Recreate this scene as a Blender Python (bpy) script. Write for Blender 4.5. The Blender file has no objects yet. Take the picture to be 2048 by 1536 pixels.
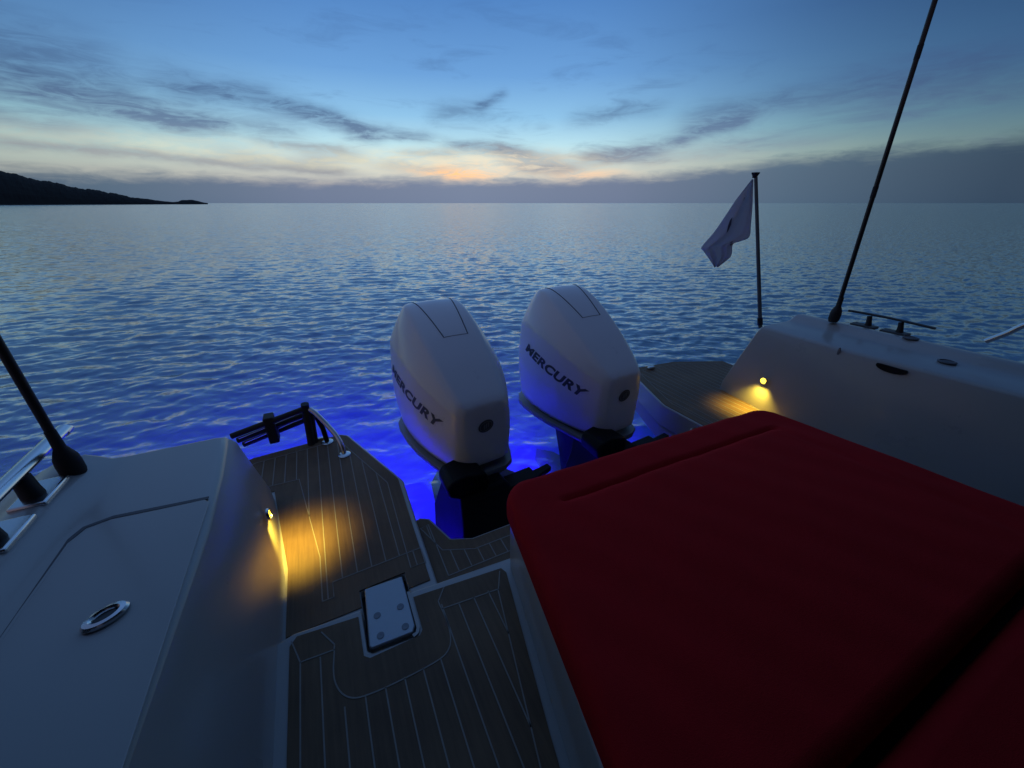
import bpy, bmesh, math, random
import numpy as np
from mathutils import Vector, Matrix
from mathutils.bvhtree import BVHTree

random.seed(4)
rng = np.random.default_rng(7)
S = bpy.context.scene
COL = S.collection
SEA = -1.75            # water level; the camera is the origin, X to starboard, Y aft, Z up
CL = 1.12              # centre line of the boat
R = math.radians


def lin(r, g, b):
    f = lambda c: (c / 255 / 12.92) if c / 255 <= .04045 else ((c / 255 + .055) / 1.055) ** 2.4
    return (f(r), f(g), f(b), 1.0)


# ------------------------------------------------------------------ helpers
def tag(o, label=None, cat=None, group=None, kind=None):
    for k, v in (('label', label), ('category', cat), ('group', group), ('kind', kind)):
        if v:
            o[k] = v
    return o


def empty(name, loc=(0, 0, 0)):
    o = bpy.data.objects.new(name, None)
    COL.objects.link(o)
    o.location = loc
    o.empty_display_size = .1
    return o


def link(name, me, mat, parent=None, smooth=True, bevel=0, seg=3, sub=0, angle=35):
    o = bpy.data.objects.new(name, me)
    COL.objects.link(o)
    if mat:
        me.materials.append(mat)
    if parent is not None:
        o.parent = parent
    if bevel:
        m = o.modifiers.new('bevel', 'BEVEL')
        m.width = bevel
        m.segments = seg
        m.limit_method = 'ANGLE'
        m.angle_limit = R(angle)
        m.harden_normals = False
    if sub:
        m = o.modifiers.new('sub', 'SUBSURF')
        m.levels = sub
        m.render_levels = sub
    if smooth:
        for p in me.polygons:
            p.use_smooth = True
        if not sub:
            try:
                me.set_sharp_from_angle(angle=R(38))
            except Exception:
                pass
    return o


def mesh(name, bm):
    bmesh.ops.recalc_face_normals(bm, faces=bm.faces[:])
    me = bpy.data.meshes.new(name)
    bm.to_mesh(me)
    bm.free()
    return me


def loft(bm, rings, caps=True, closed=True):
    vs = [[bm.verts.new(p) for p in r] for r in rings]
    n = len(rings[0])
    for a, b in zip(vs, vs[1:]):
        for i in range(n if closed else n - 1):
            j = (i + 1) % n
            bm.faces.new((a[i], a[j], b[j], b[i]))
    if caps and closed:
        bm.faces.new(list(reversed(vs[0])))
        bm.faces.new(vs[-1])
    return vs


def box(bm, lo, hi, taper=None):
    x0, y0, z0 = lo
    x1, y1, z1 = hi
    loft(bm, [[(x0, y0, z0), (x1, y0, z0), (x1, y1, z0), (x0, y1, z0)],
              [(x0, y0, z1), (x1, y0, z1), (x1, y1, z1), (x0, y1, z1)]])


def prism(bm, poly, z0, z1):
    loft(bm, [[(x, y, z0) for x, y in poly], [(x, y, z1) for x, y in poly]])


def tube(bm, pts, rad, n=12, caps=True, flat=1.0):
    pts = [Vector(p) for p in pts]
    rads = rad if isinstance(rad, (list, tuple)) else [rad] * len(pts)
    rings = []
    prev = None
    for i, p in enumerate(pts):
        t = (pts[min(i + 1, len(pts) - 1)] - pts[max(i - 1, 0)]).normalized()
        ref = Vector((0, 0, 1)) if abs(t.z) < .95 else Vector((1, 0, 0))
        if prev is None:
            a = t.cross(ref).normalized()
        else:
            a = (prev - t * prev.dot(t)).normalized()
        prev = a
        b = t.cross(a).normalized()
        rings.append([p + (a * math.cos(2 * math.pi * k / n) + b * math.sin(2 * math.pi * k / n) * flat) * rads[i] for k in range(n)])
    loft(bm, rings, caps)


def lathe(bm, prof, n=24, M=None):
    M = M or Matrix.Identity(4)
    rings = []
    for r, z in prof:
        rings.append([M @ Vector((r * math.cos(2 * math.pi * k / n), r * math.sin(2 * math.pi * k / n), z)) for k in range(n)])
    loft(bm, rings, True)


def smooth_path(pts, n=8):
    """Catmull-Rom through the points."""
    P = [Vector(p) for p in pts]
    P = [P[0] * 2 - P[1]] + P + [P[-1] * 2 - P[-2]]
    out = []
    for i in range(1, len(P) - 2):
        for k in range(n):
            t = k / n
            a, b, c, d = P[i - 1], P[i], P[i + 1], P[i + 2]
            out.append(.5 * ((2 * b) + (c - a) * t + (2 * a - 5 * b + 4 * c - d) * t * t + (3 * b - a - 3 * c + d) * t ** 3))
    out.append(P[-2])
    return out


def strip(bm, pts, w, z, h=.0012):
    """A thin raised band of width w along a 2-D polyline."""
    P = [Vector((p[0], p[1], 0)) for p in pts]
    L, Rr = [], []
    for i, p in enumerate(P):
        t = (P[min(i + 1, len(P) - 1)] - P[max(i - 1, 0)]).normalized()
        nrm = Vector((-t.y, t.x, 0))
        L.append(p + nrm * w / 2)
        Rr.append(p - nrm * w / 2)
    rings = [[(a.x, a.y, z), (b.x, b.y, z), (b.x, b.y, z + h), (a.x, a.y, z + h)] for a, b in zip(L, Rr)]
    loft(bm, rings)


# ------------------------------------------------------------------ materials
def mat(name):
    m = bpy.data.materials.new(name)
    m.use_nodes = True
    nt = m.node_tree
    nt.nodes.clear()
    out = nt.nodes.new('ShaderNodeOutputMaterial')
    return m, nt, out


def N(nt, typ, **kw):
    n = nt.nodes.new(typ)
    for k, v in kw.items():
        if k.startswith('_'):
            setattr(n, k[1:], v)
        else:
            n.inputs[k.replace('__', ' ')].default_value = v
    return n


def principled(name, col, rough=.4, metal=0, spec=.5, coat=0, noise=.06, scale=6, bump=.0, bscale=200, stretch=None, rvar=.08):
    m, nt, out = mat(name)
    b = N(nt, 'ShaderNodeBsdfPrincipled')
    b.inputs['Metallic'].default_value = metal
    b.inputs['Specular IOR Level'].default_value = spec
    b.inputs['Coat Weight'].default_value = coat
    b.inputs['Coat Roughness'].default_value = .15
    tc = N(nt, 'ShaderNodeTexCoord')
    mp = N(nt, 'ShaderNodeMapping')
    if stretch:
        mp.inputs['Scale'].default_value = stretch
    nt.links.new(tc.outputs['Object'], mp.inputs['Vector'])
    n = N(nt, 'ShaderNodeTexNoise', Scale=scale, Detail=6, Roughness=.6)
    nt.links.new(mp.outputs[0], n.inputs['Vector'])
    mx = N(nt, 'ShaderNodeMix', _data_type='RGBA')
    c0 = [max(0, c * (1 - noise * 2)) for c in col[:3]] + [1]
    c1 = [min(1, c * (1 + noise * 2)) for c in col[:3]] + [1]
    mx.inputs[6].default_value = c0
    mx.inputs[7].default_value = c1
    nt.links.new(n.outputs['Fac'], mx.inputs['Factor'])
    nt.links.new(mx.outputs[2], b.inputs['Base Color'])
    mr = N(nt, 'ShaderNodeMapRange')
    mr.inputs['To Min'].default_value = max(.02, rough - rvar)
    mr.inputs['To Max'].default_value = min(1, rough + rvar)
    nt.links.new(n.outputs['Fac'], mr.inputs['Value'])
    nt.links.new(mr.outputs[0], b.inputs['Roughness'])
    if bump:
        n2 = N(nt, 'ShaderNodeTexNoise', Scale=bscale, Detail=3)
        nt.links.new(mp.outputs[0], n2.inputs['Vector'])
        bp = N(nt, 'ShaderNodeBump', Strength=bump, Distance=.002)
        nt.links.new(n2.outputs['Fac'], bp.inputs['Height'])
        nt.links.new(bp.outputs[0], b.inputs['Normal'])
    nt.links.new(b.outputs[0], out.inputs['Surface'])
    return m


GEL = principled('white_gelcoat', (.40, .39, .375), .30, coat=.3, noise=.03, scale=3, bump=.05, bscale=60)
SEAM = principled('grey_seam', (.10, .10, .11), .6)
GELD = principled('dark_gasket', (.035, .035, .04), .7)
ENGW = principled('white_engine_paint', (.85, .855, .87), .30, coat=.5, noise=.02, scale=4)
ENGG = principled('grey_engine_trim', (.12, .125, .13), .45, noise=.05)
BLK = principled('black_bracket_paint', (.005, .005, .006), .6, spec=.2, noise=.1)
RUB = principled('black_rubber', (.014, .012, .014), .65, noise=.1)
DECAL = principled('dark_decal', (.075, .08, .09), .5)
GREYD = principled('grey_decal', (.22, .23, .24), .5)
STEEL = principled('stainless_steel', (.60, .62, .64), .24, metal=1, noise=.03, scale=12)
SATIN = principled('satin_steel', (.36, .40, .44), .5, metal=.5, noise=.04, scale=20, bump=.1, bscale=400)
CARBON = principled('black_carbon', (.012, .011, .013), .42, noise=.15, scale=60)
RED = principled('red_marine_fabric', (.44, .012, .016), .9, spec=.08, noise=.07, scale=14, bump=.35, bscale=420)
CAULK = principled('pale_caulk', (.31, .28, .245), .75, noise=.08, scale=30)
SHADE = principled('light_blocker_grey', (.03, .03, .034), .8)  # dark grey for the unseen light blockers only
GLASSY = principled('smoked_plastic', (.01, .01, .012), .3)


def teak():
    m, nt, out = mat('teak_planks')
    b = N(nt, 'ShaderNodeBsdfPrincipled', Roughness=.62)
    b.inputs['Specular IOR Level'].default_value = .3
    tc = N(nt, 'ShaderNodeTexCoord')
    mp = N(nt, 'ShaderNodeMapping')
    mp.inputs['Scale'].default_value = (60, 3, 3)
    nt.links.new(tc.outputs['Object'], mp.inputs[0])
    n = N(nt, 'ShaderNodeTexNoise', Scale=1.6, Detail=8, Roughness=.65)
    nt.links.new(mp.outputs[0], n.inputs['Vector'])
    n2 = N(nt, 'ShaderNodeTexNoise', Scale=5, Detail=4)
    nt.links.new(tc.outputs['Object'], n2.inputs['Vector'])
    r = N(nt, 'ShaderNodeValToRGB')
    r.color_ramp.elements[0].position = .3
    r.color_ramp.elements[0].color = (.105, .064, .038, 1)
    r.color_ramp.elements[1].position = .72
    r.color_ramp.elements[1].color = (.23, .145, .082, 1)
    ad = N(nt, 'ShaderNodeMath', _operation='MULTIPLY_ADD')
    ad.inputs[1].default_value = .5
    nt.links.new(n2.outputs['Fac'], ad.inputs[0])
    hf = N(nt, 'ShaderNodeMath', _operation='MULTIPLY')
    hf.inputs[1].default_value = .5
    nt.links.new(n.outputs['Fac'], hf.inputs[0])
    nt.links.new(hf.outputs[0], ad.inputs[2])
    nt.links.new(ad.outputs[0], r.inputs[0])
    nt.links.new(r.outputs[0], b.inputs['Base Color'])
    bp = N(nt, 'ShaderNodeBump', Strength=.25, Distance=.002)
    nt.links.new(n.outputs['Fac'], bp.inputs['Height'])
    nt.links.new(bp.outputs[0], b.inputs['Normal'])
    nt.links.new(b.outputs[0], out.inputs['Surface'])
    return m


TEAK = teak()


def emitter(name, col, strength):
    m, nt, out = mat(name)
    e = N(nt, 'ShaderNodeEmission', Strength=strength)
    e.inputs['Color'].default_value = col
    nt.links.new(e.outputs[0], out.inputs['Surface'])
    return m


AMBER = emitter('amber_lamp_glow', (1.0, .62, .03, 1), 6)
BLUELED = emitter('blue_led_glow', (.02, .05, 1.0, 1), 3)

# ------------------------------------------------------------------ camera
cam = bpy.data.cameras.new('camera')
cam.sensor_width = 36
cam.lens = 36 * 769 / 2048
cam.clip_start = .02
cam.clip_end = 40000
co = bpy.data.objects.new('camera', cam)
COL.objects.link(co)
co.rotation_euler = (R(90 - 25.2), 0, R(-26.5))
S.camera = co

# ------------------------------------------------------------------ sky
W = bpy.data.worlds.new('World')
S.world = W
W.use_nodes = True
wt = W.node_tree
wt.nodes.clear()
wout = wt.nodes.new('ShaderNodeOutputWorld')
bg = wt.nodes.new('ShaderNodeBackground')
wt.links.new(bg.outputs[0], wout.inputs[0])


def M(op, a, b=None, c=None, clamp=False):
    n = wt.nodes.new('ShaderNodeMath')
    n.operation = op
    n.use_clamp = clamp
    for i, v in enumerate((a, b, c)):
        if v is None:
            continue
        if isinstance(v, (int, float)):
            n.inputs[i].default_value = v
        else:
            wt.links.new(v, n.inputs[i])
    return n.outputs[0]


def mixc(f, a, b, mode='MIX'):
    n = wt.nodes.new('ShaderNodeMix')
    n.data_type = 'RGBA'
    n.blend_type = mode
    for s, v in (('Factor', f), (6, a), (7, b)):
        if isinstance(v, (int, float)):
            n.inputs[s].default_value = v
        elif isinstance(v, tuple):
            n.inputs[s].default_value = v
        else:
            wt.links.new(v, n.inputs[s])
    return n.outputs[2]


def ramp(fac, stops, interp='EASE'):
    n = wt.nodes.new('ShaderNodeValToRGB')
    cr = n.color_ramp
    cr.interpolation = interp
    while len(cr.elements) < len(stops):
        cr.elements.new(.5)
    for e, (p, c) in zip(cr.elements, stops):
        e.position = p
        e.color = c
    wt.links.new(fac, n.inputs[0])
    return n.outputs[0]


def smooth(v, lo, hi):
    n = wt.nodes.new('ShaderNodeMapRange')
    n.interpolation_type = 'SMOOTHSTEP'
    n.inputs['From Min'].default_value = lo
    n.inputs['From Max'].default_value = hi
    wt.links.new(v, n.inputs['Value'])
    return n.outputs[0]


tc = wt.nodes.new('ShaderNodeTexCoord')
sep = wt.nodes.new('ShaderNodeSeparateXYZ')
wt.links.new(tc.outputs['Generated'], sep.inputs[0])
dx, dy, dz = sep.outputs
el = M('MULTIPLY', M('ARCSINE', dz), 57.2958)
AZG = 21.0     # azimuth of the afterglow, degrees from aft towards starboard
gx, gy = math.sin(R(AZG)), math.cos(R(AZG))
along = M('ADD', M('MULTIPLY', dx, gx), M('MULTIPLY', dy, gy))
across = M('SUBTRACT', M('MULTIPLY', dx, gy), M('MULTIPLY', dy, gx))
az = M('MULTIPLY', M('ARCTAN2', across, along), 57.2958)      # degrees from the glow, + to the right


def noise_dir(sx, sy, scale, detail=5, rough=.55, off=0.0, dist=0.0):
    cb = wt.nodes.new('ShaderNodeCombineXYZ')
    wt.links.new(M('MULTIPLY', az, sx), cb.inputs[0])
    wt.links.new(M('MULTIPLY', el, sy), cb.inputs[1])
    cb.inputs[2].default_value = off
    n = wt.nodes.new('ShaderNodeTexNoise')
    n.inputs['Scale'].default_value = scale
    n.inputs['Detail'].default_value = detail
    n.inputs['Roughness'].default_value = rough
    n.inputs['Distortion'].default_value = dist
    wt.links.new(cb.outputs[0], n.inputs['Vector'])
    return n.outputs['Fac']


# clear-sky gradient towards the afterglow and away from it
t = M('POWER', M('DIVIDE', M('MAXIMUM', el, 0.0), 90.0, clamp=True), .5)
P = lambda e: (max(e, 0) / 90) ** .5
warm = ramp(t, [(0, lin(130, 132, 146)), (P(2), lin(172, 166, 162)), (P(4.2), lin(204, 210, 200)), (P(6.5), lin(176, 212, 222)),
                (P(9.5), lin(134, 182, 216)), (P(13.5), lin(101, 150, 202)), (P(20), lin(75, 122, 181)), (P(38), lin(92, 134, 194)), (1, lin(74, 100, 146))], 'LINEAR')
cool = ramp(t, [(0, lin(92, 104, 126)), (P(3), lin(148, 154, 150)), (P(5), lin(160, 184, 176)), (P(7.5), lin(130, 172, 184)),
                (P(11), lin(94, 138, 178)), (P(17), lin(66, 104, 150)), (P(38), lin(72, 104, 150)), (1, lin(74, 100, 146))], 'LINEAR')
back = ramp(t, [(0, lin(82, 72, 78)), (P(8), lin(104, 88, 94)), (P(20), lin(94, 84, 94)), (P(45), lin(78, 86, 112)), (1, lin(74, 100, 146))], 'LINEAR')
away = smooth(M('ABSOLUTE', az), 12, 50)
sky = mixc(away, warm, cool)
sky = mixc(smooth(M('ABSOLUTE', az), 55, 110), sky, back)
# the clear sky falls off faster to the right of the glow
sky = mixc(smooth(az, 8, 62), sky, (.33, .39, .46, 1), 'MULTIPLY')

# wisps of dark cloud
warp1 = M('SUBTRACT', noise_dir(.05, .13, 1.0, 4, .6, 3.1), .5)
warp2 = M('SUBTRACT', noise_dir(.22, .5, 1.0, 5, .62, 8.3), .5)
elw = M('ADD', el, M('ADD', M('MULTIPLY', warp1, 2.6), M('MULTIPLY', warp2, 1.1)))
wisp = noise_dir(.10, .50, 1.0, 6, .62, 1.7, .6)
fine = noise_dir(.26, 1.3, 1.0, 6, .66, 5.5, .8)


def streak(a0, e0, a1, e1, w, s=1.0):
    """A band of cloud between two directions (azimuth from the glow, elevation)."""
    a0 -= AZG
    a1 -= AZG
    L = math.hypot(a1 - a0, e1 - e0)
    ux, uy = (a1 - a0) / L, (e1 - e0) / L
    da = M('SUBTRACT', az, a0)
    de = M('SUBTRACT', elw, e0)
    u = M('ADD', M('MULTIPLY', da, ux), M('MULTIPLY', de, uy))
    v = M('SUBTRACT', M('MULTIPLY', de, ux), M('MULTIPLY', da, uy))
    w *= 1.6
    g = M('POWER', 2.718, M('MULTIPLY', M('MULTIPLY', v, v), -1.0 / (w * w)))
    win = M('MULTIPLY', smooth(u, -.12 * L, .3 * L), M('SUBTRACT', 1.0, smooth(u, .75 * L, 1.12 * L)))
    return M('MULTIPLY', M('MULTIPLY', g, win), s)


streaks = [(-12, 10.9, 1, 9.8, .75, .8), (-1, 10.0, 10.5, 7.6, .6, 1.0), (-24, 8.9, -6, 7.6, .9, .85), (-10, 7.5, 3, 7.6, .55, .5), (-22, 10.9, -12, 10.4, 1.0, .45),
           (-26, 13.0, -12, 12.2, 1.2, .4), (9, 8.3, 17, 7.4, .45, .6), (17, 6.9, 30, 5.6, .5, .7), (16, 10.0, 24, 10.4, .7, .5), (22, 10.3, 26, 12.0, .35, .6), (24, 5.2, 34, 4.8, .6, .8),
           (34, 5.0, 46, 6.2, .65, 1.0), (45, 6.4, 54.5, 8.3, .5, .9), (33, 9.2, 45, 10.1, .5, .55), (46, 8.4, 59, 9.9, .7, .6), (57, 9.6, 74, 11.2, .9, .7),
           (0, 5.4, 9, 4.9, .5, .5), (8, 4.3, 20, 3.7, .45, .6), (-8, 4.9, 6, 4.0, .5, .6), (40, 4.6, 62, 6.0, .5, .4), (62, 8.0, 80, 9.0, 1.1, .4), (-30, 6.4, -14, 5.6, .6, .45),
           (-26, 4.4, -6, 3.9, .35, .8), (-10, 4.0, 8, 3.3, .35, .7), (-4, 6.4, 8, 5.9, .3, .5), (26, 3.9, 36, 4.1, .4, .9), (12, 5.8, 20, 5.4, .3, .5)]
acc = None
for s_ in streaks:
    k = streak(*s_)
    acc = k if acc is None else M('ADD', acc, k)
cl = M('MULTIPLY', acc, M('ADD', .6, M('MULTIPLY', smooth(fine, .34, .66), .6)))
gen = M('MULTIPLY', smooth(wisp, .50, .74), M('MULTIPLY', smooth(el, 1.5, 5), M('SUBTRACT', 1.0, smooth(el, 12, 26))))
cl = M('ADD', cl, M('MULTIPLY', gen, .38), clamp=True)
cloudcol = ramp(t, [(0, lin(96, 106, 132)), (P(3.5), lin(120, 126, 144)), (P(7), lin(98, 120, 148)), (P(10), lin(76, 104, 140)), (P(16), lin(60, 92, 140)), (1, lin(36, 60, 105))], 'LINEAR')
cloudcol = mixc(smooth(M('ABSOLUTE', az), 25, 70), cloudcol, (.42, .46, .54, 1), 'MULTIPLY')
sky = mixc(M('MULTIPLY', cl, .95), sky, cloudcol)

# the afterglow low over the horizon, broken by the same wisps
def lobe(a0, e0, wa, we):
    u = M('DIVIDE', M('SUBTRACT', az, a0 - AZG), wa)
    v = M('DIVIDE', M('SUBTRACT', elw, e0), we)
    return M('POWER', 2.718, M('MULTIPLY', M('ADD', M('MULTIPLY', u, u), M('MULTIPLY', v, v)), -1.0))


brk = M('ADD', .25, M('MULTIPLY', smooth(fine, .36, .62), .9))
sky = mixc(M('MULTIPLY', M('MULTIPLY', lobe(10, 4.8, 30, 1.3), brk), .55), sky, lin(216, 212, 184))
sky = mixc(M('MULTIPLY', M('MULTIPLY', lobe(24, 4.4, 12, 1.3), brk), .5), sky, lin(232, 214, 188))
sky = mixc(M('MULTIPLY', M('MULTIPLY', lobe(19.5, 3.5, 4.6, .75), brk), 1.0), sky, lin(255, 196, 140))
sky = mixc(M('MULTIPLY', M('MULTIPLY', lobe(36.5, 3.3, 4.0, .6), brk), .6), sky, lin(240, 196, 156))
# a bank of mauve haze along the horizon
rise = M('ADD', M('MULTIPLY', smooth(az, 12, 62), 2.6), M('MULTIPLY', smooth(az, -4, -32), -.4))
bank = M('SUBTRACT', 1.0, smooth(M('SUBTRACT', M('ADD', elw, M('MULTIPLY', M('SUBTRACT', fine, .5), 1.8)), rise), 1.7, 3.5))
bankcol = ramp(M('DIVIDE', M('ABSOLUTE', az), 90.0, clamp=True), [(0, lin(106, 120, 146)), (.22, lin(98, 112, 138)), (.42, lin(74, 95, 116)), (.6, lin(48, 66, 86)), (1, lin(36, 44, 62))], 'LINEAR')
sky = mixc(M('MULTIPLY', bank, .92), sky, bankcol)
lp = smooth(el, -4, -.3)
sky = mixc(lp, (.01, .015, .03, 1), sky)
wt.links.new(sky, bg.inputs['Color'])
bg.inputs['Strength'].default_value = 1.0
try:
    W.cycles.sampling_method = 'MANUAL'
    W.cycles.sample_map_resolution = 512
except Exception:
    pass

# the sun is already below the horizon, so there is no sun lamp: the sky and the boat's own lamps light the scene

# ------------------------------------------------------------------ sea
H = -SEA
rr = list(np.geomspace(.4, 2.2, 26, endpoint=False))
dip = math.degrees(math.atan(H / 2.2))
while dip > .011:
    rr.append(H / math.tan(R(dip)))
    dip -= .052 if dip > .35 else dip * .16
rr.append(14000.0)
rr = np.array(rr)
a_f = np.arange(26.5 - 78, 26.5 + 78, .13)
a_c = np.arange(26.5 + 78, 26.5 + 360 - 78, 2.5)
aa = np.radians(np.concatenate([a_f, a_c]))
RR, AA = np.meshgrid(rr, aa, indexing='ij')
X = RR * np.sin(AA)
Y = RR * np.cos(AA)
dr = np.gradient(rr)[:, None] * np.ones_like(AA)
cell = np.maximum(dr, RR * np.radians(.13))
Z = np.zeros_like(X)
main = R(22)       # wave travel direction, measured from aft
for k in range(90):
    lam = .085 * (.58 / .085) ** rng.random()
    th = main + rng.normal(0, .48)
    amp = .0040 * lam * (1 if lam < .45 else (.45 / lam) ** .6)
    kx, ky = 2 * math.pi / lam * math.sin(th), 2 * math.pi / lam * math.cos(th)
    ph = rng.random() * 6.283
    att = np.clip((lam / cell - 2.2) / 2.5, 0, 1)
    # groups of waves come and go, so that the surface does not look like one tiled pattern
    gl = lam * 6
    th2 = th + rng.normal(0, .7)
    env = .62 + .38 * np.sin(2 * math.pi / gl * (X * math.sin(th2) + Y * math.cos(th2)) + rng.random() * 6.283)
    w = np.sin(kx * X + ky * Y + ph)
    Z += amp * att * env * (w + .22 * np.cos(2 * (kx * X + ky * Y + ph)))
Z *= np.clip(1 - (RR / 1500), 0, 1)
nr, na = X.shape
V = np.stack([X, Y, Z + SEA], -1).reshape(-1, 3)
idx = np.arange(nr * na).reshape(nr, na)
q = np.stack([idx[:-1], np.roll(idx[:-1], -1, 1), np.roll(idx[1:], -1, 1), idx[1:]], -1).reshape(-1, 4)
nv = len(V)
bottom = V.reshape(nr, na, 3)[-1].copy()
bottom[:, 2] = SEA - 9
V = np.concatenate([V, bottom, [[0, 0, SEA], [0, 0, SEA - 9]]])
bi = np.arange(nv, nv + na)
top_i, bot_i = nv + na, nv + na + 1
q2 = np.stack([idx[-1], np.roll(idx[-1], -1), np.roll(bi, -1), bi], -1)
tri1 = np.stack([np.full(na, top_i), np.roll(idx[0], -1), idx[0]], -1)
tri2 = np.stack([np.full(na, bot_i), bi, np.roll(bi, -1)], -1)
quads = np.concatenate([q, q2])[:, ::-1]
tris = np.concatenate([tri1, tri2])[:, ::-1]
me = bpy.data.meshes.new('sea')
me.vertices.add(len(V))
me.vertices.foreach_set('co', V.astype(np.float32).ravel())
nl = quads.size + tris.size
me.loops.add(nl)
me.loops.foreach_set('vertex_index', np.concatenate([quads.ravel(), tris.ravel()]).astype(np.int32))
me.polygons.add(len(quads) + len(tris))
starts = np.concatenate([np.arange(len(quads)) * 4, quads.size + np.arange(len(tris)) * 3]).astype(np.int32)
me.polygons.foreach_set('loop_start', starts)
me.polygons.foreach_set('use_smooth', np.ones(len(starts), dtype=bool))
me.update(calc_edges=True)
me.validate()
# normals up?
if me.polygons[nr * na // 2].normal.z < 0:
    me.flip_normals()


def water():
    m, nt, out = mat('sea_water')
    L = nt.links
    geo = N(nt, 'ShaderNodeNewGeometry')
    mp = N(nt, 'ShaderNodeMapping')
    mp.inputs['Rotation'].default_value = (0, 0, main)
    mp.inputs['Scale'].default_value = (1.0, 2.0, 1.0)
    L.new(geo.outputs['Position'], mp.inputs['Vector'])
    # unresolved ripples: the normal is tipped by two octaves of noise in world space
    def vm(op, a, b=None, sc=None):
        n = nt.nodes.new('ShaderNodeVectorMath')
        n.operation = op
        L.new(a, n.inputs[0])
        if b is not None:
            if isinstance(b, tuple):
                n.inputs[1].default_value = b
            else:
                L.new(b, n.inputs[1])
        if sc is not None:
            n.inputs['Scale'].default_value = sc
        return n.outputs[0]
    n1 = N(nt, 'ShaderNodeTexNoise', Scale=3.4, Detail=6, Roughness=.6, Distortion=.3)
    L.new(mp.outputs[0], n1.inputs['Vector'])
    n2 = N(nt, 'ShaderNodeTexNoise', Scale=6.0, Detail=4, Roughness=.55)
    L.new(mp.outputs[0], n2.inputs['Vector'])
    v1 = vm('MULTIPLY', vm('SUBTRACT', n1.outputs['Color'], (.5, .5, .5)), (.55, .85, 0))
    v2 = vm('MULTIPLY', vm('SUBTRACT', n2.outputs['Color'], (.5, .5, .5)), (.22, .32, 0))
    nn = vm('NORMALIZE', vm('ADD', vm('ADD', geo.outputs['Normal'], v1), v2))
    lw = N(nt, 'ShaderNodeLayerWeight', Blend=.5)
    L.new(nn, lw.inputs['Normal'])
    pw = N(nt, 'ShaderNodeMath', _operation='POWER')
    L.new(lw.outputs['Facing'], pw.inputs[0])
    pw.inputs[1].default_value = 2.9
    fr = N(nt, 'ShaderNodeMath', _operation='MULTIPLY_ADD')
    L.new(pw.outputs[0], fr.inputs[0])
    fr.inputs[1].default_value = 1.22
    fr.inputs[2].default_value = .02
    gl = N(nt, 'ShaderNodeBsdfGlossy', Roughness=.15)
    L.new(nn, gl.inputs['Normal'])
    tr = N(nt, 'ShaderNodeBsdfTransparent')
    mx = N(nt, 'ShaderNodeMixShader')
    L.new(fr.outputs[0], mx.inputs[0])
    L.new(tr.outputs[0], mx.inputs[1])
    L.new(gl.outputs[0], mx.inputs[2])
    L.new(mx.outputs[0], out.inputs['Surface'])
    vol = N(nt, 'ShaderNodeVolumePrincipled', Density=.5, Anisotropy=.0)
    vol.inputs['Color'].default_value = (.24, .48, .86, 1)
    vol.inputs['Absorption Color'].default_value = (.12, .42, .72, 1)
    L.new(vol.outputs[0], out.inputs['Volume'])
    return m


sea = bpy.data.objects.new('sea', me)
COL.objects.link(sea)
me.materials.append(water())
tag(sea, kind='structure')

# ------------------------------------------------------------------ headland
def azel_pt(azd, eld, dist):
    return Vector((math.sin(R(azd)) * dist, math.cos(R(azd)) * dist, math.tan(R(eld)) * dist))


prof = [(-46, 5.2), (-38, 4.6), (-30, 3.3), (-25, 2.75), (-22.9, 2.48), (-21.4, 2.0), (-19.5, 1.55), (-18.2, 1.15), (-17.5, 1.18), (-16.8, .98), (-15.3, .58), (-13.8, .34),
        (-12.6, .17), (-12.1, .10), (-11.6, .15), (-11.2, .34), (-10.8, .31), (-10.4, .34), (-10.0, .22), (-9.5, .08), (-9.1, .0)]
pa = np.array([p[0] for p in prof])
pe = np.array([p[1] for p in prof])
azs = np.arange(-46, -9.05, .09)
ridge = np.interp(azs, pa, pe)
jit = sum(np.sin(azs * f + p) * a for f, p, a in ((3.1, 1, .05), (7.7, 2, .03), (17, .5, .022), (41, 1.4, .016), (83, .2, .010)))
ridge = ridge + jit * np.clip(ridge, 0, .9)
bm = bmesh.new()
rows = []
for k in range(15):
    s = k / 14
    row = []
    for a, e in zip(azs, ridge):
        base = 470 + (a + 46) * 9
        depth = 25 + 150 * max(e, 0) / 2.5
        dist = base + s * depth * 2
        hgt = math.sin(math.pi * min(1, s * 1.0)) ** .8 if s < .5 else math.sin(math.pi * s) ** .8
        top = math.tan(R(max(e, .0))) * (base + depth) + 1.75 + .5
        z = SEA - .6 + top * hgt
        z += (math.sin(a * 9 + k * 2.1) + math.sin(a * 23 - k * 3.3)) * .5 * hgt * (1 - hgt) * 2
        row.append(bm.verts.new((math.sin(R(a)) * dist, math.cos(R(a)) * dist, z)))
    rows.append(row)
for a, b in zip(rows, rows[1:]):
    for i in range(len(a) - 1):
        bm.faces.new((a[i], a[i + 1], b[i + 1], b[i]))
HEAD = principled('dark_scrub_rock', (.022, .022, .020), .95, spec=.1, noise=.3, scale=.08)
hd = link('headland', mesh('headland', bm), HEAD, smooth=False)
tag(hd, kind='structure')

# ------------------------------------------------------------------ the boat
boat = empty('motor_boat', (CL, 0, SEA))
tag(boat, 'white open motor boat with teak decks, seen over its stern at dusk', 'boat')
BI = Matrix.Translation((-CL, 0, -SEA))


def part(name, bm, m, parent=boat, **kw):
    """A part of the boat modelled in world coordinates, stored relative to the boat."""
    bmesh.ops.transform(bm, matrix=BI, verts=bm.verts[:])
    return link(name, mesh(name, bm), m, parent, **kw)


def mir(p):
    return (2 * CL - p[0],) + tuple(p[1:])


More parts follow.
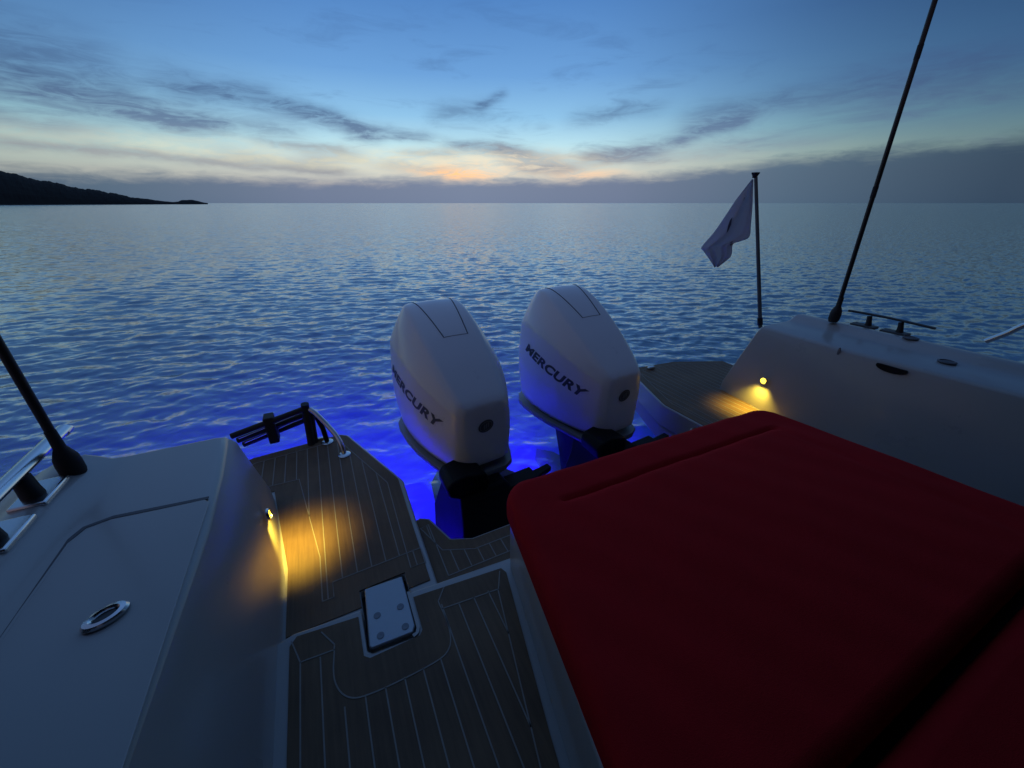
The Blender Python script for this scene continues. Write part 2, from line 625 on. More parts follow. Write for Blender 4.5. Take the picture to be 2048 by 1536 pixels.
# --- gunwales
def gunwale(side, ybase, label):
    f = (lambda p: p) if side < 0 else mir
    # ytop, ybase, crest x, base x
    st = [(1.50, ybase, -.385, -.385), (1.40, ybase - .12, -.377, -.365), (1.25, ybase - .30, -.368, -.345), (1.0, 1.33, -.362, -.322), (.5, .6, -.385, -.312),
          (-.3, -.3, -.42, -.312), (-1.2, -1.2, -.46, -.312), (-3.2, -3.2, -.5, -.312)]
    rings = []
    for yt, yb, xc, xb in st:
        pts = [(xb, -1.46), (xb + (xc - xb) * .12, -1.22), (xc + .006, -.80), (xc - .012, -.757), (xc - .04, -.750), (-.56, -.750), (-.655, -.750), (-.700, -.746), (-.728, -.728),
               (-.755, -.714), (-.81, -.714), (-.87, -.737), (-.93, -.765), (-.975, -.82), (-1.0, -1.0), (-.93, -1.5), (-.80, -2.05), (-.5, -2.05)]
        ring = []
        for x, z in pts:
            s = (-.75 - z) / .55
            s = max(0, min(1, s))
            y = yt + (yb - yt) * s
            if yt > 1.2:     # the quarter is rounded in plan
                y -= .12 * max(0, (-.80 - x) / .2) * (yt - 1.2) / .3
            ring.append(f((x, y, z)))
        rings.append(ring)
    bm = bmesh.new()
    loft(bm, rings)
    g = part('gunwale', bm, GEL, bevel=.012, angle=30)
    g['label'] = label
    if side > 0:
        return g, f
    # flush lid let into the top, in a dark seam
    bm = bmesh.new()
    lid = [(-.40, -.9), (-.392, .3), (-.382, 1.11), (-.395, 1.128), (-.60, 1.145), (-.640, 1.13), (-.658, 1.09), (-.662, .9), (-.665, .3), (-.67, -.9)]
    prism(bm, [f((x, y))[:2] for x, y in lid], -.7515, -.7478)
    l = part('locker_lid', bm, GEL, g, bevel=.003)
    bm = bmesh.new()
    strip(bm, [f((x, y))[:2] for x, y in [(-.388, 1.134), (-.60, 1.157), (-.650, 1.142), (-.670, 1.094), (-.674, .9), (-.677, .3), (-.683, -.9)]], .012, -.7505, .0018)
    part('lid_seam', bm, SEAM, g, smooth=False)
    return g, f


gl_, fl = gunwale(-1, 1.85, 'left gunwale with flush locker lid')
gr_, fr_ = gunwale(1, 1.70, 'right gunwale with round quarter')


def slot(bm, c, du, dv, nrm, ru, rv, depth=.004, n=20, half=False):
    """A shallow oval plate on a surface: centre, two axes, normal."""
    c, du, dv, nrm = Vector(c), Vector(du).normalized(), Vector(dv).normalized(), Vector(nrm).normalized()
    ring = []
    for k in range(n):
        a = 2 * math.pi * k / n
        x, y = math.cos(a), math.sin(a)
        if half:
            y = max(y, -.35) if not half == 'up' else min(y, .35)
        ring.append(c + du * ru * x + dv * rv * y)
    loft(bm, [[p - nrm * depth for p in ring], [p + nrm * depth for p in ring]])


# openings in the inner faces
bm = bmesh.new()
slot(bm, (-.3685, .905, -.815), (0, 1, .03), (.1, 0, 1), (1, 0, .1), .062, .011, .004)
part('vent_slot', bm, GELD, gl_, smooth=False)
bm = bmesh.new()
slot(bm, (-.3785, 1.46, -.945), (0, .05, 1), (0, 1, 0), (1, 0, .05), .060, .012, .004)
part('vent_slot', bm, GELD, gl_, smooth=False)
bm = bmesh.new()
slot(bm, (2.606, .775, -.782), (0, 1, 0), (-.06, 0, 1), (-1, 0, 0), .066, .026, .005, half='up')
part('hand_hole', bm, GLASSY, gr_, smooth=False)
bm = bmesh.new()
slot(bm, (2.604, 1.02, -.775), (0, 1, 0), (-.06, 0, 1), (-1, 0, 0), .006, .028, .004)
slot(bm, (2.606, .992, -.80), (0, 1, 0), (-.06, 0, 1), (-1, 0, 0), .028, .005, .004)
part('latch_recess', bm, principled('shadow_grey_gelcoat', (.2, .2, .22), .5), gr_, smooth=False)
for (x, y, z) in ((3.02, .875, -.7085), (2.84, .65, -.744)):
    bm = bmesh.new()
    lathe(bm, [(.0, -.004), (.035, -.004), (.038, .003), (.030, .006), (.026, .002), (.0, .002)], 20, Matrix.Translation((x, y, z)))
    part('filler_cap', bm, SEAM, gr_)
# rod holder let into the left lid
bm = bmesh.new()
Mr = Matrix.Translation((-.502, .803, -.745)) @ Matrix.Rotation(R(28), 4, 'Z') @ Matrix.Diagonal((.80, .52, 1, 1))
lathe(bm, [(.022, -.002), (.045, -.002), (.046, .003), (.041, .008), (.030, .010), (.024, .006), (.022, -.002)], 28, Mr)
rh = part('rod_holder', bm, STEEL, gl_)
bm = bmesh.new()
lathe(bm, [(.0, -.001), (.0235, -.001), (.0235, .003), (.0, .003)], 24, Mr @ Matrix.Translation((-.002, 0, 0)))
part('rod_holder_bore', bm, GLASSY, rh, smooth=False)

# --- hull below the decks
bm = bmesh.new()
st = []
for y, zi in ((1.16, -1.42), (-3.2, -1.42)):
    st.append([(-.60, y, zi), (2 * CL + .60, y, zi), (2 * CL + .62, y, -1.75), (2 * CL + .45, y, -2.15), (CL, y, -2.55), (-.45, y, -2.15), (-.62, y, -1.75)])
loft(bm, st)
part('hull', bm, GEL, smooth=False)
bm = bmesh.new()
box(bm, (.32, 1.163, -2.1), (2 * CL - .32, 1.185, -1.42))
part('transom', bm, BLK, smooth=False)


# --- decks
def inset(poly, d):
    n = len(poly)
    area = sum(poly[i][0] * poly[(i + 1) % n][1] - poly[(i + 1) % n][0] * poly[i][1] for i in range(n))
    sg = 1 if area > 0 else -1
    out = []
    ds = d if isinstance(d, (list, tuple)) else [d] * n
    lines = []
    for i in range(n):
        a, b = Vector(poly[i]), Vector(poly[(i + 1) % n])
        t = (b - a).normalized()
        nn = Vector((-t.y, t.x)) * sg
        lines.append((a + nn * ds[i], t))
    for i in range(n):
        (p, t), (q_, u) = lines[i - 1], lines[i]
        den = t.x * u.y - t.y * u.x
        if abs(den) < 1e-6:
            out.append(tuple(q_))
            continue
        k = ((q_.x - p.x) * u.y - (q_.y - p.y) * u.x) / den
        out.append(tuple(p + t * k))
    return out


def clip_x(poly, x):
    """y-intervals of the vertical line at x inside the polygon."""
    ys = []
    n = len(poly)
    for i in range(n):
        (x0, y0), (x1, y1) = poly[i], poly[(i + 1) % n]
        if (x0 - x) * (x1 - x) < 0:
            ys.append(y0 + (y1 - y0) * (x - x0) / (x1 - x0))
    ys.sort()
    return list(zip(ys[::2], ys[1::2]))


def deck(name, poly, z, thick, rim, margin, pitch, x_off, f=lambda p: p, extra=(), bevel=.008, label=None, cw=.0042):
    P2 = [f(p)[:2] for p in poly]
    bm = bmesh.new()
    prism(bm, P2, z - thick, z)
    d_ = part(name, bm, GEL, bevel=bevel)
    if label:
        d_['label'] = label
    tk = inset(P2, rim)
    bm = bmesh.new()
    prism(bm, tk, z - .004, z + .004)
    part('teak_planking', bm, TEAK, d_, smooth=False)
    bm = bmesh.new()
    zc = z + .0041
    mg = inset(tk, margin)
    strip(bm, mg + [mg[0]], cw, zc)
    x = min(p[0] for p in mg) + x_off
    while x < max(p[0] for p in mg):
        for y0, y1 in clip_x(mg, x):
            if y1 - y0 > .02:
                strip(bm, [(x, y0), (x, y1)], cw, zc)
        x += pitch
    for e in extra:
        strip(bm, [f(p)[:2] for p in e], cw, zc)
    part('caulk_lines', bm, CAULK, d_, smooth=False)
    return d_


ZP, ZF, ZW = -1.30, -1.245, -1.335
platL = [(-.345, .985), (-.074, .985), (-.074, 1.108), (.088, 1.113), (.088, .985), (.192, .985), (.198, 1.35), (.205, 1.67), (.19, 1.72), (-.005, 2.26), (-.05, 2.295), (-.51, 2.25), (-.93, 2.06), (-.90, 1.88), (-.415, 1.86), (-.345, 1.33)]
platR = [(-.345, .985), (.192, .985), (.198, 1.35), (.205, 1.67), (.19, 1.72), (-.005, 2.26), (-.05, 2.295), (-.51, 2.25), (-.93, 2.06), (-.90, 1.4), (-.40, 1.33)]
riml = [.055, .003, .003, .003, .055, .022, .022, .014, .014, .014, .014, .014, .014, .014, .030, .030]
margl = [.085] * 5 + [.055] * 5 + [.06, .06, .05, .05, .115, .115]
nib = [[(-.265, 1.80), (-.225, 1.62), (-.190, 1.345)], [(-.30, 1.335), (-.20, 1.345)]]
dl = deck('swim_platform', platL, ZP, .16, riml, margl, .054, .028, label='left swim platform with notch for the latch plate')
dr_ = deck('swim_platform', platR, ZP, .16, .014, .055, .054, .028, f=mir, label='right swim platform')
well = [(.178, .985), (2 * CL - .178, .985), (2 * CL - .178, 1.40), (2 * CL - .222, 1.415), (2 * CL - .262, 1.39), (2 * CL - .315, 1.232), (2 * CL - .40, 1.195), (.40, 1.195), (.315, 1.232), (.262, 1.39), (.222, 1.415), (.178, 1.40)]
dw = deck('engine_well_deck', well, ZW, .10, .012, .055, .054, .03)
# right sponson side that drops from the platform to the water
for f in (lambda p: p, mir):
    bm = bmesh.new()
    prism(bm, [f(p)[:2] for p in [(-.5, .99), (.19, .99), (.192, 1.66), (-.03, 2.22), (-.5, 2.18)]], -1.62, ZP - .161)
    part('sponson', bm, GEL, bevel=.03)
# cockpit floor
ckp = [(-.34, -3.0), (1.6, -3.0), (1.6, .955), (.47, .955), (.078, .982), (.078, .828), (.060, .822), (-.062, .830), (-.076, .842), (-.076, .990), (-.28, 1.003), (-.34, .985)]
ckt = ckp
bm = bmesh.new()
prism(bm, ckp, ZF - .18, ZF)
cf = part('cockpit_floor', bm, GEL, bevel=.006)
bm = bmesh.new()
tkp = [(-.292, -3.0), (.16, -3.0), (.275, .20), (.318, .42), (.425, .90), (.415, .925), (.092, .955), (.092, .83), (.08, .815), (-.072, .815), (-.088, .83), (-.088, .966), (-.27, .985), (-.290, .96)]
prism(bm, tkp, ZF - .004, ZF + .004)
part('teak_planking', bm, TEAK, cf, smooth=False)
bm = bmesh.new()
zc = ZF + .0041
strip(bm, [(-.26, .895), (-.165, .888)], .004, zc)
strip(bm, [(.168, .868), (.37, .85)], .004, zc)
strip(bm, smooth_path([(-.165, .905, 0), (-.172, .80, 0), (-.14, .735, 0), (-.07, .715, 0), (.09, .715, 0), (.15, .735, 0), (.17, .80, 0), (.165, .90, 0)], 6), .004, zc)
strip(bm, [(.165, .90), (.20, .945)], .004, zc)
strip(bm, [(-.165, .905), (-.20, .965)], .004, zc)
strip(bm, [(.37, .85), (.405, .915)], .004, zc)
strip(bm, [(-.26, .895), (-.285, .975)], .004, zc)
strip(bm, [(-.26, .895), (-.26, -2.9)], .004, zc)
strip(bm, [(.368, .85), (.26, .36), (.20, 0)], .004, zc)
x = -.206
while x < .36:
    y1 = .885
    if -.165 < x < .165:
        y1 = .716
    if x > .21:
        y1 = min(.86, .86)
    y0 = -2.9 if x < .15 else (.02 if x < .2 else .36 + (x - .26) * 4.5)
    strip(bm, [(x, max(y0, -2.9)), (x, y1)], .004, zc)
    x += .054
part('caulk_lines', bm, CAULK, cf, smooth=False)

# dark recess under the end of the latch plate
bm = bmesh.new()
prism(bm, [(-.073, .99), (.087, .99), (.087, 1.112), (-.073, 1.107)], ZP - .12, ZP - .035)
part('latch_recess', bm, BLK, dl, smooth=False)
bm = bmesh.new()
box(bm, (2.40, 2.185, ZP + .0045), (2.47, 2.215, ZP + .03))
part('mooring_stud', bm, STEEL, dr_, bevel=.008)
# latch plate over the step
bm = bmesh.new()
lp_ = [(-.056, 1.056), (.074, 1.050), (.0725, .85), (.062, .829), (-.062, .836), (-.0695, .845)]
prism(bm, lp_, ZF + .0005, ZF + .012)
lt = part('latch_plate', bm, SATIN, bevel=.004)
for (x, y) in ((-.031, .936), (.044, .933), (-.032, .864), (.044, .858)):
    bm = bmesh.new()
    lathe(bm, [(0, 0), (.0115, 0), (.0115, .0012), (.009, .0016), (.004, .0006), (0, .0006)], 18, Matrix.Translation((x, y, ZF + .0121)))
    part('screw', bm, principled('dull_screw_steel', (.16, .17, .19), .5, metal=.8), lt)
bm = bmesh.new()
strip(bm, [(.0815, .982), (.0815, .842), (.074, .826), (.060, .821)], .011, ZF - .002, .009)
part('plate_surround', bm, GEL, lt)

# sunpad base and its white side
bm = bmesh.new()
rings = []
for z, off in ((ZF + .001, 0), (-1.06, .0), (-.985, .012)):
    rings.append([(.225 - off * 0, -.15, z), (.22, -2.4, z), (2 * CL - .10, -2.4, z), (2 * CL - .26, .0, z), (2 * CL - .47 - off, .90, z), (2 * CL - .50 - off, .925, z),
                  (.475 + off, .945, z), (.452 + off, .925, z)])
loft(bm, rings)
part('sunpad_base', bm, GEL, bevel=.008)

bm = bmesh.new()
box(bm, (.36, -.2, -.986), (2 * CL - .42, .2, -.981))  # black strip that puts the shade of the cushion gap into colour
part('gap_shade_strip', bm, RUB, smooth=False)

# courtesy lights
def courtesy(c, nx, label):
    Mx = Matrix.Translation(c) @ Vector((nx, 0, .08)).to_track_quat('Z', 'Y').to_matrix().to_4x4()
    bm = bmesh.new()
    lathe(bm, [(.0163, -.004), (.025, -.004), (.025, .002), (.022, .006), (.019, .006), (.0163, .002), (.0163, -.004)], 24, Mx)
    o = part('courtesy_light', bm, STEEL)
    o['label'] = label
    bm = bmesh.new()
    lathe(bm, [(0, -.002), (.0165, -.002), (.0165, .003), (.009, .0055), (0, .0062)], 20, Mx)
    part('lamp_lens', bm, AMBER, o)
    li = bpy.data.lights.new('amber_lamp', 'SPOT')
    li.energy = AMBW
    li.color = (1.0, .70, .07)
    li.spot_size = R(106)
    li.spot_blend = 1.0
    li.shadow_soft_size = .012
    lo = bpy.data.objects.new('amber_lamp', li)
    COL.objects.link(lo)
    p = Vector(c) + Vector((nx * .032, 0, .01))
    lo.location = p
    aim = Vector((nx * .10, .08, -1))
    lo.rotation_euler = (-aim).to_track_quat('Z', 'Y').to_euler()
    return o


AMBW = 8.5
courtesy((-.336, 1.425, -1.085), 1, 'lit amber courtesy light above the left swim platform')
courtesy((2.572, 1.352, -1.085), -1, 'lit amber courtesy light above the right swim platform')

# boarding ladder folded up behind the left platform
yl = 2.30
lad = empty('boarding_ladder', (0, 0, 0))
lad.parent = boat
lad['label'] = 'black boarding ladder folded up behind the left platform'
TL = Vector((-.585, yl, -1.165))
TRt = Vector((-.205, yl, -1.085))
dn = Vector((.0, .035, -.052))
for k in range(3):
    bm = bmesh.new()
    a, b = TL + dn * k + Vector((.012 * k, 0, 0)), TRt + dn * k
    tube(bm, [a, b], .0165, 10)
    st_ = part('step', bm, RUB, lad)
    bm = bmesh.new()
    a2 = a + Vector((.03, -.004, -.0215))
    b2 = b + Vector((-.03, -.004, -.0215))
    if k < 2:
        tube(bm, [a2, b2], .0042, 8)
        part('step_rail', bm, STEEL, st_)
bm = bmesh.new()
c = (TL + TRt) / 2 + dn
box(bm, (c.x - .026, c.y - .05, c.z - .085), (c.x + .026, c.y + .03, c.z + .082))
part('step_clamp', bm, RUB, lad, bevel=.008)
bm = bmesh.new()
tube(bm, [(-.198, yl, -1.055), (-.200, yl + .005, -1.10), (-.208, yl - .01, -1.22), (-.212, yl - .06, -1.315)], .022, 10)
part('upright', bm, RUB, lad)
bm = bmesh.new()
tube(bm, [(-.172, yl, -1.12), (-.182, yl - .0, -1.22), (-.186, yl - .05, -1.31)], .012, 10)
part('upright', bm, RUB, lad)

# flat grab rail standing on the platform beside the ladder
gr = empty('grab_rail', (0, 0, 0))
gr.parent = boat
bm = bmesh.new()
tube(bm, smooth_path([(-.176, 2.26, -1.075), (-.150, 2.235, -1.098), (-.105, 2.18, -1.155), (-.068, 2.12, -1.205), (-.050, 2.07, -1.25), (-.046, 2.045, -1.295)], 6), .0135, 12)
part('rail_bar', bm, STEEL, gr)
bm = bmesh.new()
tube(bm, [(-.150, 2.232, -1.115), (-.132, 2.227, -1.20), (-.126, 2.225, -1.295)], .014, 10)
part('rail_leg', bm, BLK, gr)
for (x, y) in ((-.126, 2.225), (-.046, 2.043)):
    bm = bmesh.new()
    lathe(bm, [(0, 0), (.034, 0), (.034, .004), (.026, .009), (.016, .011), (0, .011)], 20, Matrix.Translation((x, y, ZP + .0045)))
    part('base_flange', bm, STEEL, gr)
bm = bmesh.new()
box(bm, (-.175, 2.262, ZP + .0045), (-.135, 2.28, ZP + .02))
part('hinge_block', bm, STEEL, gr, bevel=.003)


# side rails on the gunwales
def side_rail(f, label, xr, y0, y1, z, legs, rm=None):
    g = empty('side_rail', (0, 0, 0))
    g.parent = boat
    g['label'] = label
    bm = bmesh.new()
    tube(bm, [f(p) for p in smooth_path([(xr, y1, z - .004), (xr, y1 - .02, z), (xr + .01, (y0 + y1) / 2, z + .004), (xr + .03, y0, z)], 5)], .021 if rm is None else .010, 12, flat=.75)
    part('rail_bar', bm, rm or STEEL, g)
    for ly in legs:
        bm = bmesh.new()
        tube(bm, [f((xr + .005, ly, z - .008)), f((xr + .012, ly - .01, z - .045)), f((xr + .018, ly - .015, z - .088))], [.020, .022, .026] if rm is None else [.013, .015, .024], 10)
        part('rail_leg', bm, RUB, g)
        bm = bmesh.new()
        lo = f((xr + .055, ly - .06, z - .082))
        hi = f((xr - .02, ly + .07, z - .064))
        box(bm, tuple(min(a, b) for a, b in zip(lo, hi)), tuple(max(a, b) for a, b in zip(lo, hi)))
        part('leg_foot', bm, rm or STEEL, g, bevel=.006)
    return g


side_rail(lambda p: p, 'left side rail on dark legs', -.80, .2, 1.53, -.642, (1.30, 1.13, .7, .4))
side_rail(mir, 'right side rail, dark against the sea', -.90, .82, 1.26, -.648, (1.14, .98), principled('dull_rail', (.05, .055, .06), .5))
# pale raised rail further forward on the right
bm = bmesh.new()
tube(bm, smooth_path([(3.03, .60, -.645), (3.03, .55, -.59), (3.03, .48, -.51), (3.03, .30, -.42), (3.03, -.5, -.38), (3.03, -1.5, -.38)], 6), .013, 12)
part('bow_rail', bm, STEEL)

# unseen roof added over the cockpit to shade the foreground
bm = bmesh.new()
prism(bm, [(-1.05, -3.4), (2 * CL + 1.05, -3.4), (2 * CL + 1.05, -.15), (2.6, .22), (2.1, .45), (1.6, .62), (1.1, .74), (.6, .78), (-.6, .78), (-1.05, .70)], .58, .70)
part('shade_roof', bm, SHADE, bevel=.03)
bm = bmesh.new()
box(bm, (.15, -3.2, ZF), (2 * CL - .15, -1.35, .55))  # unseen block added to cut off sky light from ahead
part('sky_block', bm, SHADE, bevel=.03)

# unseen dark panels added below the roof edges to block side light
bm = bmesh.new()
prism(bm, [(-1.02, -3.2), (-.98, -3.2), (-.98, .80), (-1.02, .80)], -.74, .585)
part('shade_panel', bm, SHADE)
bm = bmesh.new()
prism(bm, [(2 * CL + .98, -3.2), (2 * CL + 1.02, -3.2), (2 * CL + 1.02, .12), (2 * CL + .98, .12)], -.74, .585)
part('shade_panel', bm, SHADE)

# underwater lights in the transom
for x, yy, zz in ((-.12, 1.55, -2.16), (CL, 1.19, -2.12), (2 * CL - .15, 1.19, -2.12)):
    bm = bmesh.new()
    lathe(bm, [(0, 0), (.045, 0), (.045, .012), (.03, .02), (0, .02)], 18, Matrix.Translation((x, yy, zz)) @ Matrix.Rotation(R(-90), 4, 'X'))
    part('underwater_light', bm, BLUELED)
BLW = [(-.12, 1.60, -2.16, -.85, 1.0, 520), (-.12, 1.66, -2.16, -.05, 1.0, 420), (CL, 1.24, -2.12, 0, 1.0, 560), (2 * CL - .42, 1.24, -2.05, .45, 1.0, 420), (2 * CL - .15, 1.24, -2.12, -.35, 1.0, 220)]
for (x, y, z, ax_, ay_, e) in BLW:
    li = bpy.data.lights.new('blue_lamp', 'SPOT')
    li.energy = e
    li.color = (.05, .0, 1.0)
    li.shadow_soft_size = .05
    li.spot_size = R(112)
    li.spot_blend = .7
    lo = bpy.data.objects.new('blue_lamp', li)
    COL.objects.link(lo)
    lo.location = (x, y, z)
    lo.rotation_euler = (-Vector((ax_, ay_, .05 if ax_ > .4 else -.22))).to_track_quat('Z', 'Y').to_euler()

# ------------------------------------------------------------------ sunpad cushions
def cushion(name, corners, z0, z1, label, seam=None, rad=.045, nx=70, ny=70, groove=.012):
    """corners: aft-left, aft-right, fwd-right, fwd-left (world XY)."""
    al, ar, fr2, fl2 = [Vector(c) for c in corners]
    bm = bmesh.new()
    size_x = (ar - al).length
    size_y = (al - fl2).length

    def shape(d):
        return rad - math.sqrt(max(0, rad * rad - (rad - min(d, rad)) ** 2))

    def coords(n, L):
        e = [0, .004, .010, .018, .028, .04, rad]
        m = np.linspace(rad, L - rad, n)[1:-1]
        return e + list(m) + [L - v for v in reversed(e)]
    us = coords(nx, size_x)
    vs_ = coords(ny, size_y)
    grid = []
    for v in vs_:
        row = []
        for u in us:
            s, t_ = u / size_x, v / size_y
            p = (al.lerp(ar, s)).lerp(fl2.lerp(fr2, s), t_)
            # distance to the outline with rounded corners
            du_, dv_ = min(u, size_x - u), min(v, size_y - v)
            cr = .085
            if du_ < cr and dv_ < cr:
                dd = cr - math.hypot(cr - du_, cr - dv_)
                if dd < 0:   # pull back onto the rounded corner
                    k = cr / math.hypot(cr - du_, cr - dv_)
                    nu = cr - (cr - du_) * k
                    nv_ = cr - (cr - dv_) * k
                    uu = nu if u < size_x / 2 else size_x - nu
                    vv = nv_ if v < size_y / 2 else size_y - nv_
                    s, t_ = uu / size_x, vv / size_y
                    p = (al.lerp(ar, s)).lerp(fl2.lerp(fr2, s), t_)
                    dd = 0
            else:
                dd = min(du_, dv_)
            z = z1 - shape(dd)
            z += .010 * math.sin(math.pi * s) * math.sin(math.pi * t_)
            if seam:
                q_ = math.hypot(v - seam, max(0, seam - u) * 2, max(0, u - size_x + seam) * 2) if v < size_y / 2 else 9.0
                q_ = abs(v - seam) if seam < u < size_x - seam else q_
                qr = abs(size_x - u - seam)
                if v > seam:
                    z -= groove * .45 * math.exp(-(qr / .010) ** 2)
                z -= groove * math.exp(-(q_ / .010) ** 2)
                if v > seam:
                    z += .004 * (1 - math.exp(-(v - seam) / .04)) * min(1, max(0, min(u, size_x - u) - .06) / .1)
            z += .0022 * math.sin(p.x * 13 + 1) * math.sin(p.y * 9 + .4) + .0012 * math.sin(p.x * 37 + p.y * 22)
            row.append(bm.verts.new((p.x, p.y, z)))
        grid.append(row)
    for a, b in zip(grid, grid[1:]):
        for i in range(len(a) - 1):
            bm.faces.new((a[i], a[i + 1], b[i + 1], b[i]))
    # sides and underside
    rim_ = grid[0] + [r[-1] for r in grid[1:]] + list(reversed(grid[-1]))[1:] + [r[0] for r in reversed(grid[1:-1])]
    low = [bm.verts.new((v.co.x, v.co.y, z0 + .02)) for v in rim_]
    cx = sum(v.co.x for v in rim_) / len(rim_)
    cy = sum(v.co.y for v in rim_) / len(rim_)
    low2 = [bm.verts.new((v.co.x + (cx - v.co.x) * .012, v.co.y + (cy - v.co.y) * .012, z0)) for v in rim_]
    n = len(rim_)
    for A, B in ((rim_, low), (low, low2)):
        for i in range(n):
            try:
                bm.faces.new((A[i], A[(i + 1) % n], B[(i + 1) % n], B[i]))
            except ValueError:
                pass
    bm.faces.new(low2)
    bmesh.ops.remove_doubles(bm, verts=bm.verts[:], dist=.0003)
    loc = Vector((cx, cy, z0))
    bmesh.ops.translate(bm, verts=bm.verts[:], vec=-loc)
    o = link(name, mesh(name, bm), RED)
    o.location = loc
    tag(o, label, 'cushion', 'red sunpad cushions')
    return o


cushion('sunpad_cushion', [(.438, .965), (1.80, .925), (1.935, .012), (.275, .035)], -.984, -.875, 'large dark red cushion behind the outboard motors, with a seam along its aft edge', seam=.17)
cushion('sunpad_cushion', [(.272, .014), (1.94, -.009), (2.06, -.80), (.10, -.80)], -1.0, -.905, 'dark red cushion in the lower right corner, behind the dark gap', nx=30, ny=20)


# ------------------------------------------------------------------ awning poles
def pole(base, top, label, bx, bd, r0=.0112, r1=.0100, ball=.029):
    root = empty('awning_pole', base)
    tag(root, label, 'pole', 'black awning poles')
    d_ = Vector(top) - Vector(base)
    bm = bmesh.new()
    pts = [Vector((0, 0, .03)) + d_ * k / 16 for k in range(17)]
    tube(bm, pts, [r0 + (r1 - r0) * k / 16 for k in range(17)], 14)
    link('pole', mesh('pole', bm), CARBON, root)
    bm = bmesh.new()
    lathe(bm, [(0, -.05), (ball * .80, -.05), (ball * .98, -.03), (ball, 0), (ball * .93, .022), (ball * .66, .042), (ball * .48, .054), (r0 * 1.15, .085), (r0 * 1.1, .11), (0, .11)], 26)
    link('socket_boot', mesh('socket_boot', bm), RUB, root)
    for k, s in ((.34, .03), (.66, .03)):
        bm = bmesh.new()
        p = d_ * k + Vector((0, 0, .03))
        dn_ = d_.normalized()
        rad = r0 + (r1 - r0) * k
        tube(bm, [p - dn_ * s, p + dn_ * s], rad + .0012, 14)
        link('pole_joint', mesh('pole_joint', bm), RUB, root)
    return root


pole((-.752, 1.405, -.69), (-.752, 1.43, 1.55), 'black awning pole in a ball boot on the left gunwale', 0, 0)
pole((2.985, 1.262, -.655), (2.97, 1.335, 1.35), 'slim black awning pole rising from the right gunwale beside the flag staff', 0, 0, r0=.0125, r1=.0110, ball=.031)

# ------------------------------------------------------------------ flag
fp = empty('flag_staff', (2.955, 1.69, -.86))
tag(fp, 'thin grey flag staff leaning aft beyond the right gunwale', 'flag pole')
ftop = Vector((2.90, 1.985, .19)) - fp.location
bm = bmesh.new()
tube(bm, [ftop * k / 10 for k in range(11)], [.0140 - .003 * k / 10 for k in range(11)], 12)
link('staff', mesh('staff', bm), principled('grey_varnished_staff', (.09, .11, .12), .4), fp)
bm = bmesh.new()
lathe(bm, [(0, 0), (.015, 0), (.017, .012), (.026, .028), (.027, .034), (0, .036)], 18, Matrix.Translation(ftop - Vector((0, 0, .03))))
link('truck', mesh('truck', bm), RUB, fp)
bm = bmesh.new()
tube(bm, [ftop * .02, ftop * .07], .018, 14)
link('staff_socket', mesh('staff_socket', bm), RUB, fp)


def cam_ray(px, py):
    """Direction through a point of the photograph, used once to size the flag; the flag hangs in its own plane in the world."""
    P_, Y_ = R(25.2), R(26.5)
    f_ = Vector((math.sin(Y_) * math.cos(P_), math.cos(Y_) * math.cos(P_), -math.sin(P_)))
    r_ = Vector((math.cos(Y_), -math.sin(Y_), 0))
    u_ = r_.cross(f_)
    return f_ + r_ * (px - 1024) / 769 + u_ * (768 - py) / 769


